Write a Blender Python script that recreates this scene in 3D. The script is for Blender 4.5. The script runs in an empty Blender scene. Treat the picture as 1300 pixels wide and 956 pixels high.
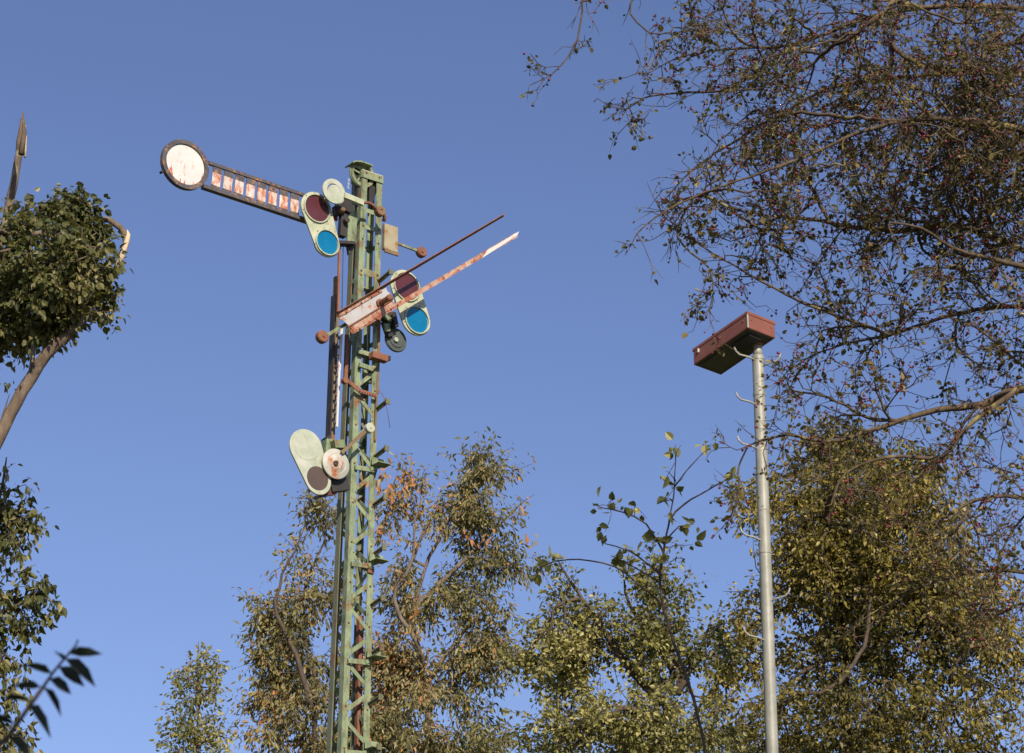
import bpy, math, random
import numpy as np
from mathutils import Vector, Matrix

random.seed(11)
R = math.radians
SC = bpy.context.scene
COL = SC.collection

# ------------------------------------------------------------------ camera model
F = 3200.0                      # focal length in photo pixels (photo 1300 wide)
TH = R(22.3)                    # upward tilt
CAM = Vector((0, 0, 1.6))
FW = Vector((0, math.cos(TH), math.sin(TH)))
UP = Vector((0, -math.sin(TH), math.cos(TH)))

def ray(px, py):
    return Vector(((px - 650) / F, 0, 0)) + FW + UP * ((478 - py) / F)

def P(px, py, D):
    """world point seen at photo pixel (px,py), at ground distance D"""
    d = ray(px, py)
    return CAM + d * (D / d.y)

def depth(p):
    return (Vector(p) - CAM).dot(FW)

# ------------------------------------------------------------------ materials
def new_mat(name):
    m = bpy.data.materials.new(name)
    m.use_nodes = True
    nt = m.node_tree
    for n in list(nt.nodes):
        nt.nodes.remove(n)
    out = nt.nodes.new('ShaderNodeOutputMaterial')
    b = nt.nodes.new('ShaderNodeBsdfPrincipled')
    nt.links.new(b.outputs[0], out.inputs[0])
    return m, nt, b, out

def mixcol(nt, fac, a, b):
    n = nt.nodes.new('ShaderNodeMix')
    n.data_type = 'RGBA'
    for s, v in ((n.inputs[0], fac), (n.inputs[6], a), (n.inputs[7], b)):
        if isinstance(v, (tuple, list)):
            s.default_value = (*v, 1)
        elif isinstance(v, (int, float)):
            s.default_value = v
        else:
            nt.links.new(v, s)
    return n.outputs[2]

def noise(nt, scale, detail=4, rough=.6, stretch=(1, 1, 1), rot=(0, 0, 0)):
    tc = nt.nodes.new('ShaderNodeTexCoord')
    mp = nt.nodes.new('ShaderNodeMapping')
    mp.inputs['Scale'].default_value = stretch
    mp.inputs['Rotation'].default_value = rot
    nt.links.new(tc.outputs['Object'], mp.inputs[0])
    n = nt.nodes.new('ShaderNodeTexNoise')
    n.inputs['Scale'].default_value = scale
    n.inputs['Detail'].default_value = detail
    n.inputs['Roughness'].default_value = rough
    nt.links.new(mp.outputs[0], n.inputs['Vector'])
    return n.outputs[0]

def ramp(nt, v, lo, hi):
    n = nt.nodes.new('ShaderNodeMapRange')
    n.inputs[1].default_value = lo
    n.inputs[2].default_value = hi
    n.clamp = True
    nt.links.new(v, n.inputs[0])
    return n.outputs[0]

def mul(nt, a, b):
    n = nt.nodes.new('ShaderNodeMath'); n.operation = 'MULTIPLY'
    for s, v in ((n.inputs[0], a), (n.inputs[1], b)):
        if isinstance(v, (int, float)): s.default_value = v
        else: nt.links.new(v, s)
    return n.outputs[0]

def paint(name, c1, c2, rust=(.62, .70), rustcol=(.20, .075, .035), rs=9, stretch=(1, 1, 1),
          rot=(0, 0, 0), rough=.55, metal=0, spec=.35, bump=.15, cs=5, grime=None, low=None):
    m, nt, b, out = new_mat(name)
    base = mixcol(nt, ramp(nt, noise(nt, cs, 5, .65), .35, .65), c1, c2)
    if grime:
        base = mixcol(nt, ramp(nt, noise(nt, 16, 6, .7, (1, 1, .35)), grime[0], grime[1]), base, grime[2])
    rn = noise(nt, rs, 7, .68, stretch, rot)
    if low:      # rust creeps up from the lower edge
        tc = nt.nodes.new('ShaderNodeTexCoord'); sx = nt.nodes.new('ShaderNodeSeparateXYZ')
        nt.links.new(tc.outputs['Object'], sx.inputs[0])
        mr = nt.nodes.new('ShaderNodeMapRange'); mr.inputs[1].default_value = low[0]; mr.inputs[2].default_value = low[1]
        mr.inputs[3].default_value = low[2]; mr.inputs[4].default_value = low[3]
        nt.links.new(sx.outputs[2], mr.inputs[0])
        ad = nt.nodes.new('ShaderNodeMath'); nt.links.new(rn, ad.inputs[0]); nt.links.new(mr.outputs[0], ad.inputs[1])
        rn = ad.outputs[0]
    rc = mixcol(nt, ramp(nt, noise(nt, 40, 3), .35, .65), rustcol, tuple(x * 1.7 for x in rustcol))
    fac = ramp(nt, rn, rust[0], rust[1])
    base = mixcol(nt, fac, base, rc)
    nt.links.new(base, b.inputs['Base Color'])
    rr = nt.nodes.new('ShaderNodeMapRange')
    rr.inputs[3].default_value = rough; rr.inputs[4].default_value = .9
    nt.links.new(fac, rr.inputs[0])
    nt.links.new(rr.outputs[0], b.inputs['Roughness'])
    b.inputs['Metallic'].default_value = metal
    b.inputs['Specular IOR Level'].default_value = spec
    bp = nt.nodes.new('ShaderNodeBump')
    bp.inputs['Strength'].default_value = bump
    bp.inputs['Distance'].default_value = .01
    nt.links.new(noise(nt, 30, 5), bp.inputs['Height'])
    nt.links.new(bp.outputs[0], b.inputs['Normal'])
    return m

M = {}
M['green'] = paint('pale green worn paint', (.17, .225, .125), (.25, .30, .175), (.54, .67), (.15, .075, .035), 7,
                   grime=(.47, .68, (.085, .09, .05)))
M['cream'] = paint('cream green enamel', (.47, .48, .35), (.33, .38, .255), (.60, .70), (.17, .095, .045), 13, rough=.4, grime=(.52, .78, (.16, .16, .10)), cs=7)
M['pale'] = paint('weathered pale enamel', (.47, .48, .41), (.31, .36, .25), (.56, .70), (.22, .19, .11), 8, rough=.45)
M['white'] = paint('white enamel', (.60, .585, .55), (.52, .51, .47), (.57, .66), (.36, .11, .045), 16, (1.6, 1.6, .45), rough=.35)
M['rusty_white'] = paint('white enamel gone rusty', (.60, .57, .53), (.52, .44, .37), (.46, .58), (.30, .095, .04), 15, (1.5, 1.5, .5), rough=.5)
M['rail'] = paint('pinkish rusted rail paint', (.46, .34, .26), (.36, .20, .135), (.44, .56), (.20, .065, .035), 11, rough=.6)
M['rust'] = paint('brown rust', (.18, .075, .045), (.25, .11, .06), (.5, .7), (.11, .045, .03), 14, rough=.8)
M['olive_green'] = paint('brownish green worn paint', (.135, .150, .085), (.175, .175, .105), (.53, .66), (.13, .065, .035), 6, rough=.6)
M['olive'] = paint('dark olive worn paint', (.10, .11, .06), (.145, .15, .085), (.54, .66), (.12, .055, .03), 8, rough=.65)
M['brown'] = paint('brown weathered steel', (.14, .095, .055), (.20, .15, .085), (.52, .66), (.15, .055, .03), 8, rough=.7)
M['dark'] = paint('black grime steel', (.022, .022, .022), (.04, .035, .032), (.62, .75), (.09, .04, .025), 10, rough=.6)
M['border'] = paint('dark grey enamel border', (.06, .055, .06), (.10, .09, .09), (.53, .64), (.20, .10, .05), 16, rough=.4)
M['blue'] = paint('blue signal glass', (.0, .125, .27), (.003, .155, .31), (.72, .85), (.03, .06, .07), 9, rough=.15, spec=.6, bump=.03, grime=(.60, .85, (.03, .10, .16)))
M['red'] = paint('dull red signal glass', (.075, .020, .024), (.095, .028, .03), (.72, .85), (.06, .02, .015), 9, rough=.25, spec=.5, bump=.05)
M['brown_glass'] = paint('brown signal glass', (.085, .06, .045), (.10, .07, .05), (.74, .88), (.05, .03, .02), 9, rough=.3, spec=.5, bump=.05)
M['grey_disc'] = paint('dull grey green disc', (.06, .075, .07), (.08, .095, .085), (.62, .75), (.09, .05, .04), 10, rough=.6)
M['galv'] = paint('galvanised pole', (.33, .325, .275), (.25, .25, .205), (.66, .76), (.20, .13, .07), 6, (1, 1, .25), rough=.5, metal=.12,
                  grime=(.52, .75, (.20, .19, .15)))
M['maroon'] = paint('maroon lamp paint', (.185, .064, .044), (.225, .086, .060), (.66, .8), (.15, .06, .05), 5, (1, 1, .5), rough=.45)
M['lampglass'] = paint('dirty lamp cover', (.03, .03, .024), (.055, .055, .04), (.6, .8), (.03, .025, .02), 3, rough=.4)
M['concrete'] = paint('concrete', (.30, .29, .26), (.24, .23, .21), (.7, .9), (.15, .13, .1), 5, rough=.9)
M['ground'] = paint('rough grass ground', (.05, .065, .025), (.09, .085, .045), (.58, .7), (.06, .045, .03), .6, rough=.95, cs=.4)

def bark(name, c1, c2, lichen=None, ls=(.60, .72), sc=10, bump=.5):
    m, nt, b, out = new_mat(name)
    base = mixcol(nt, ramp(nt, noise(nt, sc, 6, .7, (1, 1, .3)), .35, .65), c1, c2)
    if lichen:
        base = mixcol(nt, ramp(nt, noise(nt, 7, 4, .6), *ls), base, lichen)
    nt.links.new(base, b.inputs['Base Color'])
    b.inputs['Roughness'].default_value = .9
    b.inputs['Specular IOR Level'].default_value = .2
    bp = nt.nodes.new('ShaderNodeBump')
    bp.inputs['Strength'].default_value = bump
    bp.inputs['Distance'].default_value = .03
    nt.links.new(noise(nt, 24, 6, .7, (1, 1, .25)), bp.inputs['Height'])
    nt.links.new(bp.outputs[0], b.inputs['Normal'])
    return m

M['bark_grey'] = bark('grey brown bark', (.075, .055, .042), (.20, .15, .105), (.25, .22, .15), (.58, .74))
M['bark_dark'] = bark('dark bark', (.055, .042, .034), (.12, .09, .065), sc=14)
M['bark_haw'] = bark('hawthorn bark with lichen', (.054, .040, .029), (.14, .10, .063), (.25, .21, .08), (.54, .68), sc=12)
M['bark_pale'] = bark('pale twig bark', (.10, .08, .065), (.20, .16, .125), sc=12)
M['wood'] = bark('torn pale wood', (.50, .38, .24), (.62, .50, .34), sc=20)

def leafmat(name, stops, trans=.35, rough=.45, spec=.35):
    m, nt, b, out = new_mat(name)
    at = nt.nodes.new('ShaderNodeAttribute'); at.attribute_name = 'tint'
    cr = nt.nodes.new('ShaderNodeValToRGB')
    el = cr.color_ramp.elements
    while len(el) < len(stops):
        el.new(.5)
    for e, (p, c) in zip(el, stops):
        e.position = p; e.color = (*c, 1)
    nt.links.new(at.outputs['Fac'], cr.inputs[0])
    nt.links.new(cr.outputs[0], b.inputs['Base Color'])
    b.inputs['Roughness'].default_value = rough
    b.inputs['Specular IOR Level'].default_value = spec
    tr = nt.nodes.new('ShaderNodeBsdfTranslucent')
    nt.links.new(mixcol(nt, .35, cr.outputs[0], (.30, .28, .02)), tr.inputs[0])
    mx = nt.nodes.new('ShaderNodeMixShader')
    mx.inputs[0].default_value = trans
    nt.links.new(b.outputs[0], mx.inputs[1]); nt.links.new(tr.outputs[0], mx.inputs[2])
    nt.links.new(mx.outputs[0], out.inputs[0])
    return m

M['leaf_poplar'] = leafmat('poplar leaves', [(0, (.035, .046, .014)), (.5, (.078, .088, .025)), (.85, (.15, .14, .045)), (1, (.26, .23, .10))], .28, .48, .35)
M['leaf_gold'] = leafmat('golden green leaves', [(0, (.062, .062, .017)), (.4, (.17, .142, .032)), (.8, (.32, .25, .05)), (1, (.50, .40, .12))], .35)
M['leaf_autumn'] = leafmat('autumn leaves', [(0, (.09, .092, .03)), (.45, (.215, .20, .075)), (.8, (.37, .31, .14)), (.93, (.40, .23, .09)), (1, (.50, .22, .075))], .35)
M['leaf_lime'] = leafmat('yellow green leaves', [(0, (.07, .082, .025)), (.5, (.18, .18, .052)), (.85, (.31, .285, .085)), (1, (.48, .43, .17))], .35)
M['leaf_haw'] = leafmat('hawthorn leaves', [(0, (.04, .042, .016)), (.5, (.088, .080, .027)), (.8, (.16, .12, .04)), (1, (.27, .19, .06))], .28)
M['leaf_dark'] = leafmat('dark glossy leaves', [(0, (.008, .012, .005)), (1, (.014, .019, .008))], .08, .5, .25)  # near black: the sprig's shade is put into the leaf colour
m, nt, b, out = new_mat('dark red berries')
b.inputs['Base Color'].default_value = (.15, .012, .019, 1); b.inputs['Roughness'].default_value = .35
M['berry'] = m

# ------------------------------------------------------------------ object helpers
def tag(o, label=None, cat=None, group=None, kind=None):
    if label: o['label'] = label
    if cat: o['category'] = cat
    if group: o['group'] = group
    if kind: o['kind'] = kind
    return o

def empty(name, loc, rz=0):
    o = bpy.data.objects.new(name, None)
    COL.objects.link(o)
    o.location = loc
    o.rotation_euler = (0, 0, rz)
    o.empty_display_size = .3
    return o

def pieces(name, mats, parent, items):
    """small round fixings, each its own mesh: items = (centre, axis, radius, thickness, segments)"""
    for c, a, r, t, sg in items:
        MB().disc(c, a, r, t, sg).build(name, mats, parent)

def link(name, me, mat, parent=None):
    o = bpy.data.objects.new(name, me)
    COL.objects.link(o)
    if isinstance(mat, (list, tuple)):
        for q in mat: me.materials.append(q)
    else:
        me.materials.append(mat)
    if parent: o.parent = parent
    return o

class MB:
    def __init__(s):
        s.v = []; s.f = []; s.sm = []
    def add(s, vs, fs, smooth=False):
        b = len(s.v)
        s.v += [tuple(v) for v in vs]
        s.f += [tuple(b + i for i in f) for f in fs]
        s.sm += [smooth] * len(fs)
        return s
    def bar(s, a, b, w, t, nrm=(0, -1, 0)):
        """box from a to b; w across (in plane with normal nrm), t along nrm"""
        a = Vector(a); b = Vector(b); d = (b - a).normalized(); n = Vector(nrm)
        x = d.cross(n).normalized() * (w / 2); y = x.cross(d).normalized() * (t / 2)
        vs = [p + sx * x + sy * y for p in (a, b) for sx, sy in ((-1, -1), (1, -1), (1, 1), (-1, 1))]
        return s.add(vs, [(0, 1, 2, 3), (7, 6, 5, 4), (0, 4, 5, 1), (1, 5, 6, 2), (2, 6, 7, 3), (3, 7, 4, 0)])
    def box(s, c, dx, dy, dz):
        c = Vector(c)
        return s.bar(c - Vector((0, 0, dz / 2)), c + Vector((0, 0, dz / 2)), dx, dy)
    def loft(s, p0, p1, prof):
        """prismatic loft between two polygons of equal size"""
        n = len(p0)
        vs = list(p0) + list(p1)
        fs = [(i, (i + 1) % n, n + (i + 1) % n, n + i) for i in range(n)]
        fs += [tuple(range(n))[::-1], tuple(range(n, 2 * n))]
        return s.add(vs, fs)
    def lathe(s, c, axis, prof, seg=36, smooth=False):
        """prof: list of (radius, offset along axis)"""
        c = Vector(c); a = Vector(axis).normalized()
        x = a.orthogonal().normalized(); y = a.cross(x)
        vs = []; fs = []
        for r, h in prof:
            for k in range(seg):
                t = 2 * math.pi * k / seg
                vs.append(c + a * h + (x * math.cos(t) + y * math.sin(t)) * r)
        for i in range(len(prof) - 1):
            for k in range(seg):
                k2 = (k + 1) % seg
                fs.append((i * seg + k, i * seg + k2, (i + 1) * seg + k2, (i + 1) * seg + k))
        s.add(vs, fs, smooth)
        nb = len(s.v)
        if prof[0][0] > 1e-4: s.f.append(tuple(nb - len(vs) + k for k in range(seg))[::-1]); s.sm.append(False)
        if prof[-1][0] > 1e-4: s.f.append(tuple(nb - seg + k for k in range(seg))); s.sm.append(False)
        return s
    def disc(s, c, axis, r, t, seg=36, bev=.004):
        bev = min(bev, t * .3)
        return s.lathe(c, axis, [(r - bev, -t / 2), (r, -t / 2 + bev), (r, t / 2 - bev), (r - bev, t / 2)], seg, False)
    def ring(s, c, axis, r0, r1, t, seg=40):
        c = Vector(c); a = Vector(axis).normalized(); x = a.orthogonal().normalized(); y = a.cross(x)
        vs = []; fs = []
        pr = [(r0, -t / 2), (r1, -t / 2), (r1, t / 2), (r0, t / 2)]
        for k in range(seg):
            q = 2 * math.pi * k / seg
            for r, h in pr:
                vs.append(c + a * h + (x * math.cos(q) + y * math.sin(q)) * r)
        for k in range(seg):
            k2 = (k + 1) % seg
            for i in range(4):
                j = (i + 1) % 4
                fs.append((k * 4 + i, k2 * 4 + i, k2 * 4 + j, k * 4 + j))
        return s.add(vs, fs)
    def tube(s, pts, rad, seg=8, caps=True):
        pts = [Vector(p) for p in pts]
        if not isinstance(rad, (list, tuple)): rad = [rad] * len(pts)
        vs = []; fs = []; ref = None
        for i, p in enumerate(pts):
            d = (pts[min(i + 1, len(pts) - 1)] - pts[max(i - 1, 0)]).normalized()
            if ref is None: ref = d.orthogonal().normalized()
            x = (ref - d * ref.dot(d)).normalized(); ref = x
            y = d.cross(x)
            for k in range(seg):
                q = 2 * math.pi * k / seg
                vs.append(p + (x * math.cos(q) + y * math.sin(q)) * rad[i])
        for i in range(len(pts) - 1):
            for k in range(seg):
                k2 = (k + 1) % seg
                fs.append((i * seg + k, i * seg + k2, (i + 1) * seg + k2, (i + 1) * seg + k))
        s.add(vs, fs, True)
        if caps:
            b = len(s.v) - len(vs)
            s.f += [tuple(b + k for k in range(seg))[::-1], tuple(b + len(vs) - seg + k for k in range(seg))]
            s.sm += [False, False]
        return s
    def poly(s, pts, off):
        """plate: planar polygon pts, extruded by vector off"""
        off = Vector(off)
        return s.loft([Vector(p) - off / 2 for p in pts], [Vector(p) + off / 2 for p in pts], None)
    def build(s, name, mat, parent=None, bevel=0):
        me = bpy.data.meshes.new(name)
        me.from_pydata(s.v, [], s.f)
        me.polygons.foreach_set('use_smooth', s.sm)
        me.update()
        import bmesh
        bm = bmesh.new(); bm.from_mesh(me)
        bmesh.ops.recalc_face_normals(bm, faces=bm.faces[:])
        bm.to_mesh(me); bm.free()
        o = link(name, me, mat, parent)
        if bevel:
            md = o.modifiers.new('bevel', 'BEVEL'); md.width = bevel; md.segments = 2; md.limit_method = 'ANGLE'
        return o

# ------------------------------------------------------------------ SEMAPHORE SIGNAL
PHI = R(37)
U = Vector((math.cos(PHI), math.sin(PHI), 0))
N = Vector((math.sin(PHI), -math.cos(PHI), 0))
AX = P(452.8, 560, 24.0)
O = Vector((AX.x, AX.y, 0))
sig = empty('semaphore_signal', O, PHI)
tag(sig, 'tall green lattice railway semaphore signal with white disc arm and broken lower arm', 'railway signal')

def Lc(px, py, n):
    """photo pixel -> signal's own coordinates on the vertical plane n metres in front of its axis"""
    d = ray(px, py)
    t = (n - (CAM - O).dot(N)) / d.dot(N)
    p = CAM + d * t - O
    return Vector((p.dot(U), -n, p.z))

FN = (0, -1, 0)
SCALE = F / depth(AX)           # px per metre at the signal
def pm(px): return px / SCALE

# legs
nf_top, nf_bot = .095, .125
bt = Lc(459.8, 214, nf_top); bb = Lc(438.4, 800, nf_bot)
ct = Lc(485.6, 226, nf_top); cb = Lc(472.4, 800, nf_bot)
ztop = (bt.z + ct.z) / 2
def lin(a, b, z): return a.x + (b.x - a.x) * (z - a.z) / (b.z - a.z)
def uB(z): return lin(bt, bb, z)
def uC(z): return lin(ct, cb, z)
def nF(z): return nf_top + (nf_bot - nf_top) * (z - ztop) / (bb.z - ztop)
LW = .072; LT = .009
def leg(left, front, z0, z1, mat, w=LW):
    def prof(z):
        u = uB(z) if left else uC(z); n = nF(z) if front else -nF(z)
        su = 1 if left else -1; sn = -1 if front else 1
        q = [(0, 0), (w, 0), (w, LT), (LT, LT), (LT, w), (0, w)]
        return [Vector((u + su * a, -(n + sn * c), z)) for a, c in q]
    mb = MB(); mb.loft(prof(z0), prof(z1), None)
    return mb.build('mast_leg', mat, sig)
leg(True, True, .3, ztop, M['green']); leg(False, True, .3, ztop - .02, M['green'])
leg(True, False, .3, ztop, M['olive_green'], .078); leg(False, False, .3, ztop - .02, M['green'], .05)
MB().box((0, 0, .12), 1.1, 1.0, .5).build('foundation', M['concrete'], sig, .02)

def corner(left, front, z, ins=.03):
    u = uB(z) + ins if left else uC(z) - ins
    n = nF(z) if front else -nF(z)
    return u, n
lat = MB()
zs_front = []
def zig(f0, f1, z0, z1, step, first, nrm, off):
    z = z0; k = first
    while z < z1 - .05:
        za, zb = z, min(z + step, z1)
        ua, na = corner(*(f0 if k else f1), za); ub, nb = corner(*(f1 if k else f0), zb)
        o = Vector(nrm) * off
        lat.bar(Vector((ua, -na, za)) + o, Vector((ub, -nb, zb)) + o, .042, .007, nrm)
        z = zb + .07; k = not k
zl = Lc(445, 455, .12).z
def ytoz(py, n=.12): return Lc(455, py, n).z
zig((1, 1), (0, 1), .45, zl, .215, True, (0, -1, 0), -.0085)       # front
zig((1, 0), (0, 0), .55, zl, .215, False, (0, 1, 0), -.0085)     # back
zig((1, 1), (1, 0), .40, zl, .20, True, (-1, 0, 0), -.03)   # left side
zig((0, 1), (0, 0), .50, zl, .20, False, (1, 0, 0), -.03)   # right side
# battens of the upper ladder like part
for py, h in ((262, .05), (283, .05), (341, .075), (405, .05), (449, .05)):
    z = ytoz(py)
    MB().bar((uB(z) + .01, -nF(z) + .008, z), (uC(z) - .01, -nF(z) + .008, z), h, .007).build('batten', M['green'], sig)
for py in (300, 352, 372, 425):
    z = ytoz(py)
    MB().bar((uB(z) + .004, -nF(z) + .01, z), (uB(z) + .004, nF(z) - .01, z), .05, .007, (1, 0, 0)).build('batten', M['green'], sig)
    MB().bar((uC(z) - .004, -nF(z) + .01, z), (uC(z) - .004, nF(z) - .01, z), .05, .007, (1, 0, 0)).build('batten', M['green'], sig)
    MB().bar((uB(z) + .01, nF(z) - .008, z), (uC(z) - .01, nF(z) - .008, z), .05, .007).build('batten', M['green'], sig)
lat.build('lattice_bracing', M['green'], sig)
# mast head
hd = MB()
z = ztop - .045
hd.bar((uB(ztop) - .004, -nF(ztop) - .008, z), (uC(ztop) + .004, -nF(ztop) - .008, z), .085, .012)
hd.bar((uB(ztop) - .004, nF(ztop) + .008, z), (uC(ztop) + .004, nF(ztop) + .008, z), .085, .012)
hd.bar((uC(ztop) + .006, -nF(ztop), z), (uC(ztop) + .006, nF(ztop), z), .085, .012, (1, 0, 0))
hd.bar((uB(ztop) - .006, -nF(ztop), z), (uB(ztop) - .006, nF(ztop), z), .085, .012, (1, 0, 0))
hd.build('mast_head', M['green'], sig, .002)
MB().bar((uB(ztop), 0, ztop + .004), (uC(ztop), 0, ztop + .004), .2, .012, (0, 0, 1)).build('top_plate', M['pale'], sig)
gp = MB()
gp.poly([Lc(467.5, 226, .03), Lc(480, 233, .03), Lc(478, 238, .03), Lc(474, 252, .03), Lc(472, 258, .03), Lc(467, 258, .03)], (0, .05, 0))
gp.build('gusset_plate', M['dark'], sig)
items = [(Lc(px, py, nf_top + .018), FN, .012, .012, 10) for px, py in ((465.5, 219), (482, 225))]
for py in (283, 341, 405, 449):
    z = ytoz(py)
    items += [((u, -nF(z) - .006, z), FN, .011, .014, 8) for u in (uB(z) + .035, uC(z) - .035)]
for k in range(8, 30):
    z = 1.2 + k * .42
    if z < ztop - .3: items += [((u, -nF(z) - .006, z), FN, .010, .014, 8) for u in (uB(z) + .035, uC(z) - .035)]
pieces('bolt', M['rust'], sig, items)

# pulley at the top, under a hood
pw = MB(); pc = Lc(459.5, 221.5, .06)
pw.ring(pc, FN, .112, .150, .035)
pw.ring(pc, FN, .150, .158, .012); pw.disc(pc, FN, .03, .06, 16)
for k in range(5):
    t = k * 2 * math.pi / 5 + .4
    pw.bar(pc, pc + Vector((math.cos(t), 0, math.sin(t))) * .115, .02, .012)
pul = pw.build('pulley', M['green'], sig)
MB().disc(pc + Vector((0, .03, 0)), FN, .125, .02, 32).build('pulley_web', M['dark'], pul)  # dark disc added behind the spokes to darken the wheel's inside
ho = MB()
pts = []
for k in range(9):
    t = R(172 - k * 14)
    pts.append(pc + Vector((math.cos(t) * .165, 0, .055 + math.sin(t) * .050)))
for a, b2 in zip(pts, pts[1:]):
    ho.bar(a + (a - b2) * .03, b2 - (a - b2) * .03, .014, .16)
ho.poly(pts + [pc + Vector((-.01, 0, .05))], (0, .006, 0)).v
ho.build('pulley_hood', M['green'], pul)
dk = MB()
dk.bar(Lc(455, 232, .02), Lc(453, 262, .02), .05, .06)
dk.bar(Lc(459, 238, .0), Lc(456, 250, .0), .06, .05)
dk.build('hanger', M['dark'], pul)
ch = MB()
for k in range(5):
    ch.ring(Lc(442.6 - k * .1, 228 + k * 2.6, .1), (1, .2, 0) if k % 2 else (0, 1, 0), .006, .0105, .005, 10)
ch.build('chain', M['white'], pul)

# ---- plate outline round two circles
def pill(c1, r1, c2, r2, seg=28):
    d = c2 - c1; L = math.hypot(d.x, d.z); a0 = math.atan2(d.z, d.x)
    be = math.acos((r1 - r2) / L)
    pts = []
    for k in range(seg + 1):
        t = a0 + be + (2 * math.pi - 2 * be) * k / seg
        pts.append(Vector((c1.x + r1 * math.cos(t), c1.y, c1.z + r1 * math.sin(t))))
    for k in range(seg + 1):
        t = a0 - be + 2 * be * k / seg
        pts.append(Vector((c2.x + r2 * math.cos(t), c2.y, c2.z + r2 * math.sin(t))))
    return pts
def spectacle(name, n, p1, r1, p2, r2, lens, plate_mat, parent=sig, ext=0, rim=True):
    c1, c2 = Lc(*p1, n), Lc(*p2, n)
    e2 = c2 + (c2 - c1).normalized() * ext
    mb = MB(); mb.poly(pill(c1, r1, e2, r2), (0, .022, 0))
    o = mb.build(name, plate_mat, parent, .004)
    items = []
    for c, lr, mt, nm in lens:
        cc = Lc(*c, n)
        MB().disc(cc, FN, lr, .028, 44).build(nm, M[mt], o)
        if not rim: continue
        MB().ring(cc, FN, lr + .001, lr + .013, .058, 44).build('lens_rim', plate_mat, o)
        for k in range(6):
            t = k * math.pi / 3 + .35
            items.append((cc + Vector((math.cos(t) * (lr + .025), -.013, math.sin(t) * (lr + .025))), FN, .007, .008, 8))
    pieces('screw', M['rust'], o, items)
    return o

# ---- upper arm (seen from its back): white slats in a dark frame, disc at its tip
n0 = .03
uarm = MB()
top0, top1 = Lc(263.5, 206.5, n0), Lc(392, 250, n0)
bot0, bot1 = Lc(257, 237, n0), Lc(390, 281, n0)
uarm.bar(top0, top1, .035, .03); uarm.bar(bot0, bot1, .040, .06)
dn = (bot0 - top0).normalized(); dl = (top1 - top0).normalized()
slat_q = []
for k in range(8):
    a = (275 + k * 13.9 - 262) / (392 - 263.5)
    tp = top0 + (top1 - top0) * a; bo = bot0 + (bot1 - bot0) * (a + .015)
    slat_q.append((tp, bo))
    uarm.bar(tp, tp + (bo - tp) * .30, .102, .012)                 # dark head of each slat
    uarm.bar(tp + (bo - tp) * .80, bo, .102, .012)
arm = uarm.build('semaphore_arm', M['border'], sig)
for tp, bo in slat_q:
    MB().bar(tp + (bo - tp) * .302, tp + (bo - tp) * .798, .100, .010).build('slat', M['rusty_white'], arm)
dc = Lc(234.5, 209.5, n0)
rr = pm(34.6) * .97
M['disc_white'] = paint('white enamel arm disc', (.62, .61, .58), (.54, .53, .50), (.590, .645), (.33, .10, .045), 15, (1.8, 1.8, .4), rough=.35,
                        low=(dc.z - .24, dc.z + .06, .11, -.02), grime=(.60, .82, (.30, .27, .22)))
dsk = MB(); dsk.disc(dc, FN, rr - .047, .02, 56).build('arm_disc', M['disc_white'], arm)
MB().ring(dc, FN, rr - .046, rr, .05, 56).build('disc_rim', M['border'], arm)
kn = MB(); kn.disc(Lc(205, 218.5, n0), FN, .014, .05, 10); kn.build('tip_bolt', M['dark'], arm)
# ---- upper spectacle
spectacle('spectacle_plate', .13, (401.3, 265.3), .187, (414.6, 308.5), .158,
          [((401.3, 265.3), .148, 'red', 'red_lens'), ((414.4, 308.6), .131, 'blue', 'blue_lens')], M['cream'])
mk = MB()
mk.bar(Lc(424, 268, .10), Lc(432, 268, .10), .10, .06)
mk.bar(Lc(428, 258, .05), Lc(443, 265, .05), .14, .10)
mk.bar(Lc(436, 272, .12), Lc(434, 301, .12), .075, .07)
mk.bar(Lc(443, 262, .0), Lc(441, 292, .0), .08, .12)
mk.bar(Lc(428, 309, .12), Lc(448, 310, .12), .035, .10)
mk.poly([Lc(440, 311, .08), Lc(449, 311, .08), Lc(446, 322, .08), Lc(442, 324, .08)], (0, .04, 0))
mk.lathe(Lc(438, 281, .16), FN, [(.03, -.05), (.03, .05)], 14)
mk.build('crank', M['dark'], sig, .004)  # shaded lamp bracket, its shade put into the near-black colour
MB().box(Lc(424.5, 274, .02), .07, .02, .10).build('red_plate', paint('faded red paint', (.42, .06, .04), (.50, .11, .07), (.6, .7)), sig)
MB().lathe(Lc(433.5, 267.5, .16), FN, [(.028, -.04), (.028, .035), (.015, .05)], 14).build('pivot_bolt', M['brown'], sig)
MB().poly([Lc(441.5, 276, .14), Lc(446, 268, .14), Lc(453, 270, .14), Lc(451, 309, .14), Lc(440, 309, .14)], (0, .03, 0)).build('side_plate', M['green'], sig)
# ---- shutter disc on its lever with a counterweight
sd = MB(); c = Lc(423.5, 243, .26)
sd.ring(c, FN, .085, .138, .02); sd.disc(c + Vector((.032, .004, -.026)), FN, .108, .02, 32)
shd = sd.build('shutter_disc', M['pale'], sig)
MB().bar(Lc(437, 248, .28), Lc(461, 258, .28), .06, .035).build('lever', M['cream'], shd)
MB().tube([Lc(455, 257, .27), Lc(468, 257.5, .27), Lc(473, 260, .27), Lc(479, 267, .27)], .017, 8).build('lever_rod', M['rust'], shd)
cw = MB(); cw.lathe(Lc(482.3, 268.5, .27), FN, [(.052, -.035), (.056, -.03), (.056, .03), (.048, .035), (.016, .035), (.012, .025)], 24)
cw.build('counterweight', M['brown'], shd)
MB().tube([Lc(485, 270, .25), Lc(488.5, 275, .24), Lc(487, 281, .22)], .02, 8).build('hook', M['rust'], shd)
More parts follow.
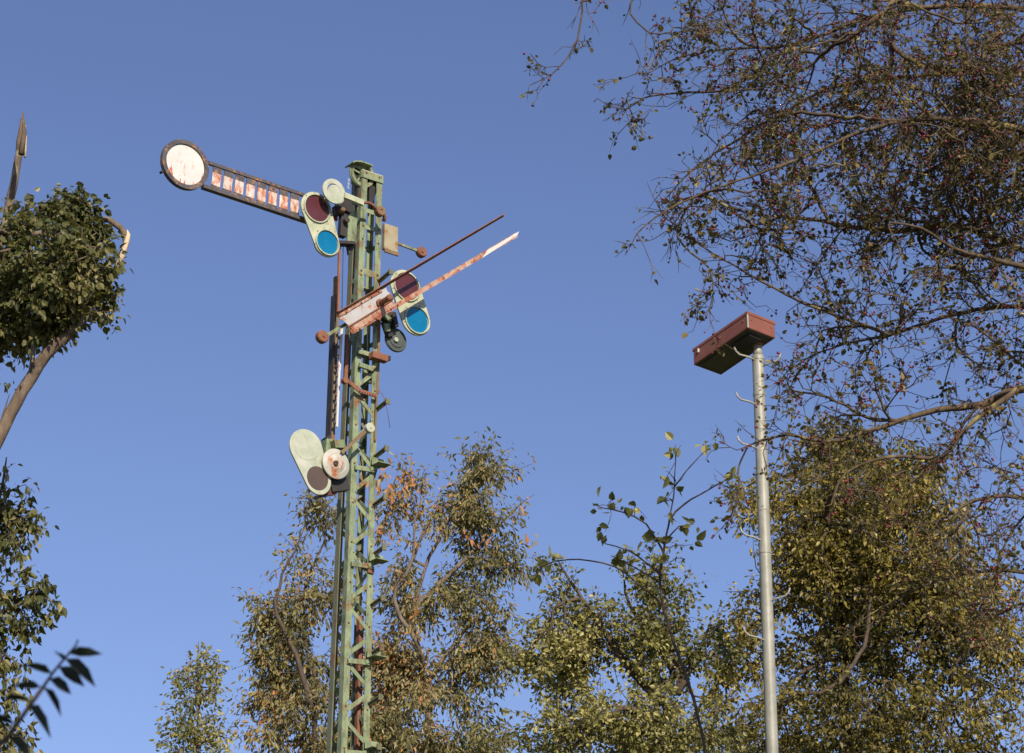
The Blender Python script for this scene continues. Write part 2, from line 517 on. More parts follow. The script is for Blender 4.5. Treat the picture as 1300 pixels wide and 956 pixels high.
# ---- rusty cream board
nb = MB(); a = Lc(487.2, 300.5, .05); 
nbx = MB().box(Lc(495, 303, .0), pm(21.5), .05, pm(37)).build('plate_board', paint('cream board gone rusty', (.34, .315, .21), (.27, .215, .125), (.49, .62), (.20, .10, .05), 7, rough=.6), sig, .003)
MB().box(Lc(497, 320.5, .06), pm(22), .02, pm(5)).build('plate_foot', M['brown'], nbx)
MB().bar(Lc(503, 308.5, .02), Lc(530, 318.5, .02), .026, .02).build('balance_rod', M['green'], sig)
cw = MB(); cw.lathe(Lc(534.6, 320.5, .02), FN, [(.05, -.03), (.06, -.02), (.06, .02), (.05, .035), (.02, .03), (.016, .04)], 24)
cw.build('counterweight', M['rust'], sig)

# ---- lower arm: what is left of it, a board between two long broken rails
n1 = .40
tl, bl = Lc(428, 398.5, n1), Lc(446, 424.5, n1)
la = MB()
la.poly([Lc(428.5, 399, n1), Lc(440, 392, n1), Lc(480, 367, n1), Lc(489, 362.5, n1), Lc(491, 369, n1), Lc(496, 374, n1), Lc(500.5, 383, n1),
         Lc(447, 417.5, n1), Lc(434, 406, n1), Lc(431, 405, n1)], (0, .008, 0))
lower = la.build('lower_arm', paint('greyed white board', (.42, .42, .43), (.36, .355, .34), (.55, .66), (.28, .115, .06), 8, rough=.5), sig)
ra, rb = Lc(427, 397, n1), Lc(638.5, 272.5, n1)
tr = MB(); d = (rb - ra).normalized(); nn = d.cross(Vector((0, -1, 0)))
if nn.z < 0: nn = -nn
tr.bar(ra + Vector((0, -.022, 0)), rb + Vector((0, -.022, 0)), .008, .05)
tr.bar(ra - nn * .018, rb - nn * .010 , .026, .008)
tr.build('upper_rail', M['rust'], lower)
ft = MB(); ft.bar(Lc(430, 399.5, n1 + .012), Lc(484, 367.5, n1 + .012), .05, .006)
ft.build('upper_strip', M['rail'], lower)
ba, bb2 = Lc(445.5, 422, n1 + .01), Lc(656, 298.2, n1 + .01)
br = MB(); br.bar(ba, bb2, .050, .008); br.bar(ba + nn * .022 + Vector((0, .02, 0)), bb2 + nn * .022 + Vector((0, .02, 0)), .007, .05)
br.build('lower_rail', M['rail'], lower)
MB().bar(Lc(446.5, 418, n1 + .018), Lc(500, 384.5, n1 + .018), pm(9), .006).build('lower_strip', M['rail'], lower)
MB().bar(Lc(441, 415.5, n1 + .02), Lc(498, 380.5, n1 + .02), .012, .03).build('strip_edge', M['rust'], lower)
MB().poly([bb2 - d * .62 - nn * .022, bb2 - d * .5 + nn * .022, bb2 + d * .05 + nn * .02, bb2 + d * .0 - nn * .006, bb2 - d * .12 - nn * .012], (0, .004, 0)).build('bare_tip', M['white'], lower).location = (0, -.006, 0)
pieces('rivet', M['rust'], lower, [(Lc(px, py, n1 + .024), FN, .011, .01, 8) for px, py in ((431, 401.5), (440, 396), (459, 384), (472, 376), (481, 370), (448, 423), (457, 417), (478, 404), (497, 392), (505, 387))])
pv = MB(); pv.lathe(Lc(481.5, 385.5, n1), FN, [(.045, -.01), (.045, .03), (.030, .032), (.030, .17), (.036, .172), (.036, .20), (.02, .215)], 18)
pv.build('pivot_bolt', M['rust'], lower)
# counterweight of the lower arm
MB().bar(Lc(415, 425.5, .32), Lc(441, 410.5, .32), .034, .02).build('balance_rod', M['green'], lower)
cw = MB(); cw.lathe(Lc(410.5, 427, .32), FN, [(.058, -.06), (.066, -.05), (.066, .0), (.058, .01), (.015, .01), (.012, .02)], 26)
cw.build('counterweight', M['rust'], lower)
# ---- lower spectacle
spectacle('spectacle_plate', .20, (514.5, 364.5), .190, (527.5, 405.5), .183,
          [((515.3, 364.5), .153, 'red', 'red_lens'), ((528.3, 407), .142, 'blue', 'blue_lens')], M['cream'])
mk = MB()
mk.bar(Lc(484, 400, .12), Lc(500, 404, .12), .10, .10); mk.bar(Lc(498, 400, .17), Lc(501.5, 416, .17), .05, .08)
mk.bar(Lc(488, 408, .12), Lc(495, 428, .12), .07, .06)
mk.build('crank', M['dark'], sig, .004)
mk = MB(); mk.bar(Lc(490, 411, .19), Lc(492, 421, .19), .06, .03); mk.bar(Lc(486, 400, .19), Lc(496, 407, .19), .05, .03)
mk.build('lamp_bracket', M['green'], sig, .003)
gd = MB(); gd.lathe(Lc(503, 431.3, .1), FN, [(.134, -.02), (.136, -.01), (.128, .004), (.09, .008), (.088, .016), (.03, .02)], 40, False)
gdo = gd.build('shutter_disc', M['grey_disc'], sig)
MB().disc(Lc(503, 431.3, .13), FN, .026, .02, 18).build('disc_hub', M['pale'], gdo)
# rusty block and frame on the front
MB().bar(Lc(471, 450.5, .2), Lc(490.5, 456.5, .2), .075, .08).build('rusty_block', M['rust'], sig, .006)
MB().bar(Lc(488, 453, .12), Lc(495, 455.5, .12), .05, .03).build('block_end', M['dark'], sig)
fr = MB(); fr.bar(Lc(455, 446, .15), Lc(472, 451, .15), .05, .02); fr.bar(Lc(456, 463, .15), Lc(473, 469, .15), .05, .03)
fr.bar(Lc(472, 468, .15), Lc(482, 458, .15), .035, .02)
fr.bar(Lc(461, 477, .05), Lc(478, 481, .05), .13, .04)
fr.build('guide_frame', M['green'], sig, .002)
# rusty perforated strap
st = MB()
q = [(435.5, 483.5), (443, 484.5), (448, 489), (456, 496), (478.5, 503)]
for a, b2 in zip(q, q[1:]): st.bar(Lc(*a, .17), Lc(*b2, .17), .042, .012)
st.lathe(Lc(437.5, 483.5, .18), FN, [(.035, -.02), (.035, .03)], 16)
so = st.build('strap', M['rust'], sig)
pieces('strap_hole', M['dark'], so, [(Lc(457 + k * 3.2, 497 + k * .95, .178), FN, .008, .008, 8) for k in range(7)])

# ---- third (lowest) spectacle with its disc and lever
sp3 = spectacle('spectacle_plate', .22, (388.2, 568.5), .192, (402.6, 607.6), .15,
          [((388.5, 566.5), .150, 'pale', 'frosted_lens'), ((402.4, 607.6), .126, 'brown_glass', 'brown_lens')], M['pale'], ext=.02, rim=False)
mk = MB()
mk.bar(Lc(411, 606, .12), Lc(438, 612, .12), .10, .10); mk.bar(Lc(418, 618, .16), Lc(440, 615, .16), .13, .08)
mk.build('crank', M['dark'], sig, .004)
MB().poly([Lc(404, 632, .15), Lc(409, 620, .15), Lc(424, 617, .15), Lc(426, 628, .15)], (0, .05, 0)).build('lens_bracket', paint('dark red brown paint', (.07, .025, .022), (.10, .04, .03)), sig)
MB().bar(Lc(428, 612, .14), Lc(436, 604, .14), .09, .02).build('back_plate', M['grey_disc'], sig)
rd = MB(); rd.lathe(Lc(427, 588.6, .27), FN, [(.150, -.03), (.158, -.02), (.158, -.005), (.150, .0), (.105, .014), (.10, .012), (.055, .03), (.028, .032)], 44, False)
rdo = rd.build('shutter_disc', paint('white disc streaked with rust', (.46, .46, .41), (.36, .365, .31), (.53, .62), (.30, .12, .06), 5, (1.6, 1.6, .7), rough=.5), sig)
MB().lathe(Lc(426.2, 588, .305), FN, [(.026, -.01), (.026, .012)], 16).build('hub_hole', M['dark'], rdo)
MB().bar(Lc(433.5, 575, .30), Lc(463.5, 547.5, .30), .034, .016).build('lever', M['brown'], rdo)
cw = MB(); cw.lathe(Lc(469.2, 543.6, .30), FN, [(.045, -.035), (.052, -.03), (.052, .02), (.045, .025), (.013, .025), (.010, .032)], 22)
cw.build('counterweight', M['pale'], rdo)
bx = MB(); bx.bar(Lc(412.5, 559, .12), Lc(410.5, 582, .12), .028, .12); bx.bar(Lc(417, 558, .05), Lc(415, 580, .05), .06, .08)
bx.bar(Lc(422, 565, .12), Lc(435, 565, .12), .085, .1)
bx.build('lamp_bracket', M['green'], sig, .003)
MB().bar(Lc(412, 558.5, .12), Lc(416, 555.5, .12), .03, .10).build('bracket_lip', M['dark'], sig)

# ---- rods, rails and wires at the left of the mast
rl = MB(); rl.bar(Lc(427.5, 352, -.02), Lc(420.5, 562, -.02), .055, .05); rl.build('guide_rail', M['brown'], sig, .003)
MB().bar(Lc(424, 375, .0), Lc(416.6, 562, .0), .016, .09).build('rail_flange', M['dark'], sig)
MB().bar(Lc(431, 310, .1), Lc(429, 402, .1), .024, .02).build('pull_rod', M['rust'], sig)
MB().tube([Lc(435.8, 312, .08), Lc(434, 400, .08)], .004, 5).build('wire', M['dark'], sig)
wr = MB(); wr.bar(Lc(433.6, 413, .08), Lc(430.4, 470, .08), .030, .02); wr.bar(Lc(430.3, 470.2, .08), Lc(427.3, 542, .08), .024, .02)
wo = wr.build('toothed_rod', M['white'], sig)
for k in range(11):
    t = k / 10; x = 431.2 + (425 - 431.2) * t; y = 417 + (536 - 417) * t
    MB().box(Lc(x, y, .08), .03, .016, .030).build('rod_tooth', M['border'], wo)
rb_ = MB(); rb_.bar(Lc(440.5, 425, .06), Lc(438.5, 484, .06), .04, .03); rb_.build('pull_rod', M['rust'], sig, .003)
MB().bar(Lc(457.3, 782, 0), Lc(451, 1100, 0), .05, .05).build('inner_pipe', M['rust'], sig)
MB().bar(Lc(481.6, 375, .1), Lc(478.5, 500, .1), .03, .03).build('cable_duct', M['brown'], sig)
MB().bar(Lc(477.5, 500, .12), Lc(475.6, 560, .12), .022, .03).build('cable_duct', M['brown'], sig)
MB().tube([Lc(478.3, 492, .1), Lc(485, 500, .1), Lc(489, 508, .1), Lc(492, 522, .1), Lc(495, 543, .1)], .003, 4).build('loose_wire', M['rust'], sig)
MB().tube([Lc(477, 596, .1), Lc(473, 610, .1), Lc(474, 628, .08), Lc(471, 650, .05)], .018, 6).build('loose_cable', M['dark'], sig)
MB().tube([Lc(466, 395, .08), Lc(466.5, 450, .08)], .004, 4).build('wire', M['white'], sig)

# ---- climbing pegs and foot plates on the right
for py in (408 - 54, 519, 579, 641, 705, 769, 832, 895, 958):
    z = Lc(475, py, .1).z; u = uC(z) - .012
    pg = MB(); pg.bar((u, -.06, z - .02), (u + .01, -.31, z + .035), .05, .014, (0, 0, 1))
    pg.bar((u + .01, -.305, z + .055), (u + .01, -.305, z - .005), .05, .014, (0, -1, 0))
    pg.bar((u - .004, -.07, z - .036), (u + .004, -.27, z + .006), .012, .03, (0, 0, 1))
    pg.build('step_peg', M['olive'], sig)  # pegs coloured darker than the mast, standing in for their shade
for py in (590, 713, 836, 952):
    z = Lc(470, py, .12).z; n = nF(z)
    fp = MB()
    fp.bar((uC(z) - .075, -n - .035, z + .035), (uC(z) + .085, -n - .035, z + .03), .085, .012)
    fp.bar((uC(z) - .07, -n - .10, z - .01), (uC(z) + .08, -n - .10, z - .01), .13, .010, (0, 0, 1))
    fp.bar((uB(z) + .03, -n - .02, z - .075), (uC(z) - .02, -n - .02, z - .055), .05, .02)
    fp.bar((uC(z) - .09, -n - .03, z - .06), (uC(z) + .03, -n - .03, z - .0), .04, .02)
    fp.build('foot_plate', M['green'], sig, .002)
for py in (722,):
    z = Lc(470, py, .12).z
    MB().bar((uC(z) - .04, -nF(z) - .012, z - .05), (uC(z) - .04, -nF(z) - .012, z + .02), .075, .012).build('joint_plate', M['rust'], sig)

# ------------------------------------------------------------------ LAMP POST
LP = P(961.5, 432, 23.0)
lamp = empty('lamp_post', (LP.x, LP.y, 0))
tag(lamp, 'tall grey metal lamp post with slanted maroon box head and climbing hooks', 'lamp post')
def Ll(p): return Vector(p) - Vector((LP.x, LP.y, 0))
b0 = P(973.5, 860, 23.0); lean = (b0.x - LP.x) / (b0.z - LP.z)
def lx(z): return (z - LP.z) * lean * .35      # barely leaning
zt = LP.z + .02
zj = P(963, 452, 23).z
pr = .058
pole = MB()
pole.tube([(lx(0), 0, 0), (lx(3), 0, 3), (lx(6), 0, 6), (lx(zj - .03), 0, zj - .03), (lx(zj), 0, zj)], [pr * 1.05, pr * 1.03, pr * 1.02, pr, pr * .98], 28)
pole.tube([(lx(zj), 0, zj - .01), (lx(zj), 0, zj + .05), (lx(zt), 0, zt)], [pr * .9, pr * .76, pr * .72], 28)
for zz in (zj - .02, P(964, 500, 23).z, P(967, 600, 23).z, P(970, 700, 23).z):
    pole.lathe((lx(zz), 0, zz), (0, 0, 1), [(pr * 1.0, -.03), (pr * 1.08, -.026), (pr * 1.08, .006), (pr * 1.0, .012)], 28)
po = pole.build('pole', M['galv'], lamp)
MB().lathe((lx(zt), 0, zt - .06), (0, 0, 1), [(pr * .75, -.03), (pr * .95, -.02), (pr * .95, .05), (pr * .8, .06)], 24).build('pole_collar', M['brown'], lamp)
MB().lathe((0, 0, .0), (0, 0, 1), [(.35, -.1), (.35, .12), (.3, .14)], 24).build('foundation', M['concrete'], lamp)
for px, py, sd_ in ((955, 459, -1), (972, 467, 1), (955, 516, -1), (957, 572, -1), (957, 688, -1), (978, 765, 1), (962, 815, -1)):
    z = P(px, py, 23).z; x = lx(z) + sd_ * pr * .9
    hk = MB()
    L = .17 if sd_ < 0 else .15
    hk.tube([(x - sd_ * .03, -.03, z), (x + sd_ * .05, -.05, z + .03), (x + sd_ * L * .8, -.07, z + .045), (x + sd_ * L, -.08, z + .075), (x + sd_ * (L + .015), -.08, z + .12)],
            [.010, .010, .010, .010, .009], 7)
    hk.build('climbing_hook', M['galv'], lamp)
# head: a slanted box on the pole top
zb = LP.z
def onz(px, py, z):
    d = ray(px, py); return CAM + d * ((z - CAM.z) / d.z)
k0 = onz(949.5, 416, zb)
eL = Vector((-.602, .799, -.155)).normalized(); eS = Vector((.799, .602, -.055)).normalized()
def projx(p):
    v = p - CAM; return 650 + F * v.x / v.dot(FW)
def solve(e, px):
    lo, hi = 0., 4.
    for _ in range(50):
        m_ = (lo + hi) / 2
        if abs(projx(k0 + e * m_) - 949.5) < abs(px - 949.5): lo = m_
        else: hi = m_
    return lo
lenL = solve(eL, 880.5); lenS = solve(eS, 984.5)
print('lamp', lenL, lenS)
Hh = .165
cL = Ll(k0)
def hp(a, b2, h): return cL + eL * a + eS * b2 + Vector((0, 0, h))
hb = MB()
wt = .012
def slab(a0, a1, b0_, b1, h0, h1):
    return [hp(a0, b0_, h0), hp(a1, b0_, h0), hp(a1, b1, h0), hp(a0, b1, h0)], [hp(a0, b0_, h1), hp(a1, b0_, h1), hp(a1, b1, h1), hp(a0, b1, h1)]
hb.loft(*slab(0, lenL, 0, lenS, 0, Hh), None)
head = hb.build('lamp_head', M['maroon'], lamp, .010)
e = MB(); e.loft(*slab(-.006, lenL + .006, -.006, lenS + .006, Hh - .02, Hh + .012), None); e.build('head_lid', M['maroon'], head, .003)
e = MB(); e.loft(*slab(.010, lenL - .010, .010, lenS - .010, -.006, .02), None); e.build('lamp_cover', M['lampglass'], head, .01)  # near-black sheet across nearly the whole underside
e = MB(); e.loft(*slab(.36, lenL - .06, .05, lenS - .05, -.012, -.0065), None)
e.build('diffuser', paint('dirty yellowed diffuser', (.075, .075, .055), (.05, .05, .04), (.6, .8), (.03, .025, .02), 5, rough=.25), head, .002)
pieces('screw', M['rust'], head, [(hp(a, b2, .10), ax_, .009, .008, 8) for a, b2, ax_ in ((.06, -.002, -eS), (lenL * .5, -.002, -eS), (-.002, .05, -eL), (-.002, lenS - .05, -eL))])
e = MB(); e.loft(*slab(lenL - .095, lenL - .078, -.014, -.001, .095, .135), None); e.build('latch', M['white'], head)
e = MB(); e.loft(*slab(-.005, .006, -.005, .006, .002, Hh - .022), None); e.build('corner_trim', M['pale'], head)
e = MB(); e.loft(*slab(.06, .32, lenS * .2, lenS * .6, -.03, .0), None); e.build('pole_mount', M['dark'], head)

# ------------------------------------------------------------------ TREES
def ell(px, py, D, rx, ry, rd=None):
    c = P(px, py, D); s = depth(c) / F
    return (c, rx * s, (rd if rd else rx * s * .8), ry * s / math.cos(TH))

def sample(ells, n, rng, shell=.5):
    """points in a union of ellipsoids; shell<1 favours the outside"""
    vol = np.array([a[1] * a[2] * a[3] for a in ells]) ** .8
    idx = rng.choice(len(ells), n, p=vol / vol.sum())
    d = rng.normal(size=(n, 3)); d /= np.linalg.norm(d, axis=1)[:, None]
    r = rng.random(n) ** (shell * .66) * (1 + .17 * rng.normal(size=n)).clip(.4, 1.45)
    cs = np.array([list(a[0]) for a in ells]); rs = np.array([[a[1], a[2], a[3]] for a in ells])
    return cs[idx] + d * r[:, None] * rs[idx]

def resample(pl, step):
    pts = [np.array(p, float) for p in pl]
    out = [pts[0]]
    for i in range(len(pts) - 1):
        a, b2 = pts[i], pts[i + 1]
        p0 = pts[i - 1] if i else a * 2 - b2; p3 = pts[i + 2] if i + 2 < len(pts) else b2 * 2 - a
        m = max(1, int(np.linalg.norm(b2 - a) / step))
        for k in range(1, m + 1):
            t = k / m
            out.append(.5 * ((2 * a) + (-p0 + b2) * t + (2 * p0 - 5 * a + 4 * b2 - p3) * t * t + (-p0 + 3 * a - 3 * b2 + p3) * t ** 3))
    return out

def grow(limbs, attr, rng, step, mind, droop=0., wig=.12, bias=.6, maxd=1e9):
    """limbs: list of (polyline, start radius, end radius); the first is the trunk.  Attractors are reached one by
    one from the best placed node, so twigs fork off twigs."""
    cap = 400000
    pos = np.zeros((cap, 3)); par = -np.ones(cap, int); dr = np.zeros((cap, 3)); rmin = np.zeros(cap)
    n = 0
    for li, (pl, r0, r1) in enumerate(limbs):
        pts = resample(pl, step * 1.2)
        if n == 0: prev = -1
        else: prev = int(np.argmin(np.sum((pos[:n] - pts[0]) ** 2, 1)))
        for i, p in enumerate(pts):
            t = i / max(1, len(pts) - 1)
            pp = p + rng.normal(size=3) * wig * step * .35
            if prev >= 0:
                d = pp - pos[prev]; L = np.linalg.norm(d)
                if L < 1e-6: continue
                dr[n] = d / L
            else: dr[n] = (0, 0, 1)
            pos[n] = pp; par[n] = prev; rmin[n] = r0 + (r1 - r0) * t; prev = n; n += 1
    for a in attr:
        d = a - pos[:n]; dist = np.sqrt(np.sum(d * d, 1))
        cs = np.sum(d * dr[:n], 1) / (dist + 1e-9)
        cost = dist * (1 + bias * (1 - cs))
        j = int(np.argmin(cost)); L = dist[j]
        if L < mind or L > maxd: continue
        p0 = pos[j]; side = rng.normal(size=3) * .25
        c = p0 + (dr[j] * .8 + side) * L * .4 + np.array((0, 0, droop)) * L
        m = max(1, int(L / step)); prev = j
        if n + m + 2 > cap: break
        for k in range(1, m + 1):
            t = k / m
            q = (1 - t) ** 2 * p0 + 2 * t * (1 - t) * c + t * t * a + (rng.normal(size=3) * wig * step if k < m else 0)
            dd = q - pos[prev]; dl = np.linalg.norm(dd)
            if dl < 1e-6: continue
            pos[n] = q; par[n] = prev; dr[n] = dd / dl; prev = n; n += 1
    dr[:n][np.isnan(dr[:n])] = 0
    return pos[:n], par[:n], dr[:n], rmin[:n]

def radii(par, rmin, rt, p=2.3):
    n = len(par); acc = np.zeros(n); nch = np.zeros(n, int)
    for i in range(n):
        if par[i] >= 0: nch[par[i]] += 1
    acc[nch == 0] = 1
    for i in range(n - 1, 0, -1):
        if par[i] >= 0: acc[par[i]] += acc[i]
    r = rt * acc ** (1 / p)
    lim = rmin > 0
    r = np.where(lim, np.clip(r, rmin, rmin * 1.25), r)
    for i in range(n):
        if par[i] >= 0 and not lim[i]: r[i] = min(r[i], r[par[i]])
    acc[lim] += 1e6
    return r, acc, nch

def twiglets(pos, par, dr, acc, r, rng, count, length, rad, maxacc=14, fall=0., fwd=.55):
    """short spur twigs on the thin branches"""
    cand = np.where((acc <= maxacc) & (par >= 0))[0]
    j = rng.choice(cand, count)
    d = dr[j] * fwd + rng.normal(size=(count, 3)) * .6 + np.array((0, 0, -fall))
    d /= np.linalg.norm(d, axis=1)[:, None]
    L = length * (.4 + 1.1 * rng.random(count))[:, None]
    bend = rng.normal(size=(count, 3)) * .35
    m = pos[j] + d * L * .5; d2 = d + bend; d2 /= np.linalg.norm(d2, axis=1)[:, None]
    e = m + d2 * L * .5
    n = len(pos)
    np_ = np.concatenate([pos, m, e])
    pa = np.concatenate([par, j, n + np.arange(count)])
    return (np_, pa, np.concatenate([dr, d, d2]), np.concatenate([acc, np.ones(count * 2)]),
            np.concatenate([r, np.full(count, rad), np.full(count, rad * .75)]))

def wood_mesh(name, pos, par, r, mat, parent, org):
    n = len(pos)
    kids = [[] for _ in range(n)]
    for i in range(n):
        if par[i] >= 0: kids[par[i]].append(i)
    V = []; Fc = []
    stack = [(0, -1)]
    base = 0
    pos = pos - np.array(org)
    while stack:
        s, pr_ = stack.pop()
        chain = [s]
        while kids[chain[-1]]:
            ks = sorted(kids[chain[-1]], key=lambda q: -r[q])
            for q in ks[1:]: stack.append((q, chain[-1]))
            chain.append(ks[0])
        pts = pos[chain]; rad = r[chain].copy()
        if pr_ >= 0:
            pts = np.vstack([pos[pr_], pts]); rad = np.concatenate([[min(rad[0] * 1.15, r[pr_])], rad])
        m = len(pts)
        if m < 2: continue
        rad[-1] *= .55
        sg = 10 if rad[0] > .06 else (6 if rad[0] > .015 else (4 if rad[0] > .006 else 3))
        T = np.gradient(pts, axis=0); T /= np.linalg.norm(T, axis=1)[:, None] + 1e-9
        ref = np.array((.3, .9, .31)) if abs(T[0][1]) < .8 else np.array((.9, .1, .3))
        X = np.cross(T, ref); X /= np.linalg.norm(X, axis=1)[:, None] + 1e-9
        Y = np.cross(T, X)
        an = np.arange(sg) * 2 * math.pi / sg
        ringp = pts[:, None, :] + (X[:, None, :] * np.cos(an)[None, :, None] + Y[:, None, :] * np.sin(an)[None, :, None]) * rad[:, None, None]
        V.append(ringp.reshape(-1, 3))
        i = np.arange(m - 1)[:, None] * sg; k = np.arange(sg)[None, :]; k2 = (k + 1) % sg
        Fc.append((np.stack([i + k, i + k2, i + sg + k2, i + sg + k], -1).reshape(-1, 4)) + base)
        base += m * sg
    V = np.concatenate(V); Fc = np.concatenate(Fc)
    return link(name, raw_mesh(name, V, Fc, True), mat, parent)

def raw_mesh(name, V, Fc, smooth=False, tint=None):
    me = bpy.data.meshes.new(name)
    me.vertices.add(len(V)); me.vertices.foreach_set('co', V.astype(np.float32).ravel())
    k = Fc.shape[1]
    me.loops.add(Fc.size); me.loops.foreach_set('vertex_index', Fc.astype(np.int32).ravel())
    me.polygons.add(len(Fc))
    me.polygons.foreach_set('loop_start', np.arange(0, Fc.size, k, dtype=np.int32))
    me.polygons.foreach_set('loop_total', np.full(len(Fc), k, np.int32))
    me.polygons.foreach_set('use_smooth', np.full(len(Fc), smooth))
    if tint is not None:
        at = me.attributes.new('tint', 'FLOAT', 'POINT'); at.data.foreach_set('value', tint.astype(np.float32))
    me.update(calc_edges=True)
    return me

def leaf_mesh(name, base, axis, nrm, L, W, tint, mat, parent, org, fold=.25, curl=.12):
    n = len(base); base = base - np.array(org)
    axis = axis / (np.linalg.norm(axis, axis=1)[:, None] + 1e-9)
    side = np.cross(axis, nrm); side /= np.linalg.norm(side, axis=1)[:, None] + 1e-9
    nr = np.cross(side, axis)
    L = L[:, None]; W = W[:, None]
    def pt(a, s, h): return base + axis * (L * a) + side * (W * s) + nr * (L * h)
    v = np.stack([pt(0, 0, 0), pt(.28, -.46, fold * .3), pt(.62, -.40, fold * .25 - curl * .3), pt(1, 0, -curl),
                  pt(.62, .40, fold * .25 - curl * .3), pt(.28, .46, fold * .3)], 1).reshape(-1, 3)
    o = np.arange(n)[:, None] * 6
    f = np.concatenate([o + np.array([[0, 1, 2, 3]]), o + np.array([[0, 3, 4, 5]])], 1).reshape(-1, 4)
    return link(name, raw_mesh(name, v, f, False, np.repeat(tint, 6)), mat, parent)

def vnoise(p, s, seed):
    """cheap smooth 3-d noise, 0..1"""
    q = p * s + seed * 7.13
    return .5 + .25 * (np.sin(q[:, 0] * 1.7 + np.sin(q[:, 1] * 1.3) * 1.5) + np.sin(q[:, 2] * 1.9 + np.sin(q[:, 0] * 1.1 + q[:, 1]) * 1.4))

def leaves(name, pos, par, dr, acc, mat, parent, org, rng, per, size, maxacc=3, spread=.10, hang=.5, asp=.55, dens=None, tb=.5, tj=.25, tn=.3, ts=1., rsz=.35, up=.35):
    idx = np.where((acc <= maxacc) & (par >= 0))[0]
    idx = np.repeat(idx, per)
    if per < 1 or len(idx) == 0: return None
    if dens is not None:
        keep = rng.random(len(idx)) < dens(pos[idx])
        idx = idx[keep]
    n = len(idx)
    t = rng.random(n)[:, None]
    b = pos[par[idx]] * (1 - t) + pos[idx] * t
    off = rng.normal(size=(n, 3)); off /= np.linalg.norm(off, axis=1)[:, None]
    b = b + off * (spread * rng.random(n)[:, None])
    ax = dr[idx] * .5 + off * .9 + np.array((0, 0, -hang)) * (.4 + 1.2 * rng.random(n)[:, None])
    nr = rng.normal(size=(n, 3)) + np.array((0, -.5, 1.)) * up * 2
    L = size * (1 + rsz * rng.normal(size=n)).clip(.45, 1.8)
    tint = (tb + tj * rng.normal(size=n) + tn * (vnoise(b, ts, 3.) - .5) * 2).clip(0, 1)
    return leaf_mesh(name, b, ax, nr, L, L * asp, tint, mat, parent, org)

def tree(name, label, limbs, ells, n_attr, seed, step, mind, rt, wood, leafmat, per, size, cat='tree', group=None, shell=.5, droop=.05, wig=.12,
         bias=.6, maxd=1e9, p=2.3, crown='crown', twig=None, lk={}, clump=None):
    rng = np.random.default_rng(seed)
    base = limbs[0][0][0]
    org = Vector((base[0], base[1], 0))
    root = empty(name, org)
    tag(root, label, cat, group)
    at = sample(ells, n_attr, rng, shell)
    if clump:
        s, th = clump
        at = at[vnoise(at, s, seed) > th]
    k = max(6, len(at) // 30)
    c0 = np.array(limbs[0][0][-1])
    first = at[:k]; first = first[np.argsort(np.linalg.norm(first - c0, axis=1))]
    at = np.concatenate([first, at[k:]])
    pos, par, dr, rmin = grow(limbs, at, rng, step, mind, droop, wig, bias, maxd)
    r, acc, nch = radii(par, rmin, rt, p)
    if twig: pos, par, dr, acc, r = twiglets(pos, par, dr, acc, r, rng, *twig)
    wood_mesh('trunk', pos, par, r, wood, root, org)
    leaves(crown, pos, par, dr, acc, leafmat, root, org, rng, per, size, **lk)
    print(name, len(pos), len(at))
    return root, pos, par, dr, acc, rng, org

def PP(pts, D):
    return [tuple(P(x, y, D + (d[0] if d else 0))) for x, y, *d in pts]
def ground_pt(px, D, dx=0):
    p = P(px, 900, D); return (p.x + dx, D, -.1)

# --- pollarded poplar at the left edge
D = 20
pt0 = ground_pt(-150, D)
limbs = [([pt0] + PP([(-112, 900), (-75, 700), (-45, 520), (-20, 380), (6, 285), (17, 235), (24, 195), (28, 150)], D + .4), .26, .026),
         (PP([(-90, 800), (-58, 650), (-10, 572), (28, 497), (60, 450), (95, 415), (128, 372, .3), (148, 340, .3), (160, 308, .3)], D - .3), .082, .022),
         (PP([(38, 483), (40, 462), (42, 437)], D - .3), .028, .022),
         (PP([(-10, 572), (5, 525), (12, 500)], D - .3), .02, .006)]
el = [ell(50, 340, D, 74, 72), ell(95, 325, D, 42, 60), ell(15, 395, D, 75, 52), ell(38, 305, D, 34, 36), ell(-70, 365, D, 80, 80), ell(100, 382, D, 40, 30), ell(92, 262, D, 28, 20), ell(70, 298, D, 46, 50), ell(108, 352, D - .2, 34, 48), ell(60, 400, D - .3, 60, 34), ell(70, 350, D - .5, 70, 60), ell(122, 365, D, 30, 44), ell(124, 300, D, 26, 32), ell(118, 262, D, 20, 20)]
t = tree('poplar_tree', 'lopped tree with two snapped bare limb ends above one round leafy crown at left', limbs, el, 2300, 3, .09, .045, .0034,
         M['bark_grey'], M['leaf_poplar'], 8, .056, shell=.7, droop=.06, clump=(5.5, .38), twig=(600, .2, .003), lk=dict(maxacc=3, spread=.09, hang=.7, asp=.72, tb=.76, tj=.25, tn=.3, up=.4))
root, org = t[0], t[6]
def Lt(p, org): return Vector(p) - Vector(org)
sn = MB()
p1 = Lt(P(27, 196, D), org); p2 = Lt(P(29, 142, D), org)
sn.tube([p1, p1.lerp(p2, .5) + Vector((.02, 0, 0)), p2], [.028, .022, .006], 7)
sn.build('snapped_top', M['bark_grey'], root)
sn = MB(); sn.tube([Lt(P(32, 200, D + .3), org), Lt(P(33, 175, D + .3), org), Lt(P(32.5, 158, D + .3), org)], [.012, .009, .002], 5)
sn.build('torn_end', M['wood'], root)
sn = MB(); sn.tube([Lt(P(147, 342, D), org), Lt(P(155, 325, D - .02), org), Lt(P(160.5, 308, D - .02), org), Lt(P(163, 298, D), org), Lt(P(161.5, 292, D), org)], [.027, .026, .024, .019, .005], 8)
sn.build('torn_end', M['wood'], root)
rng = np.random.default_rng(77)
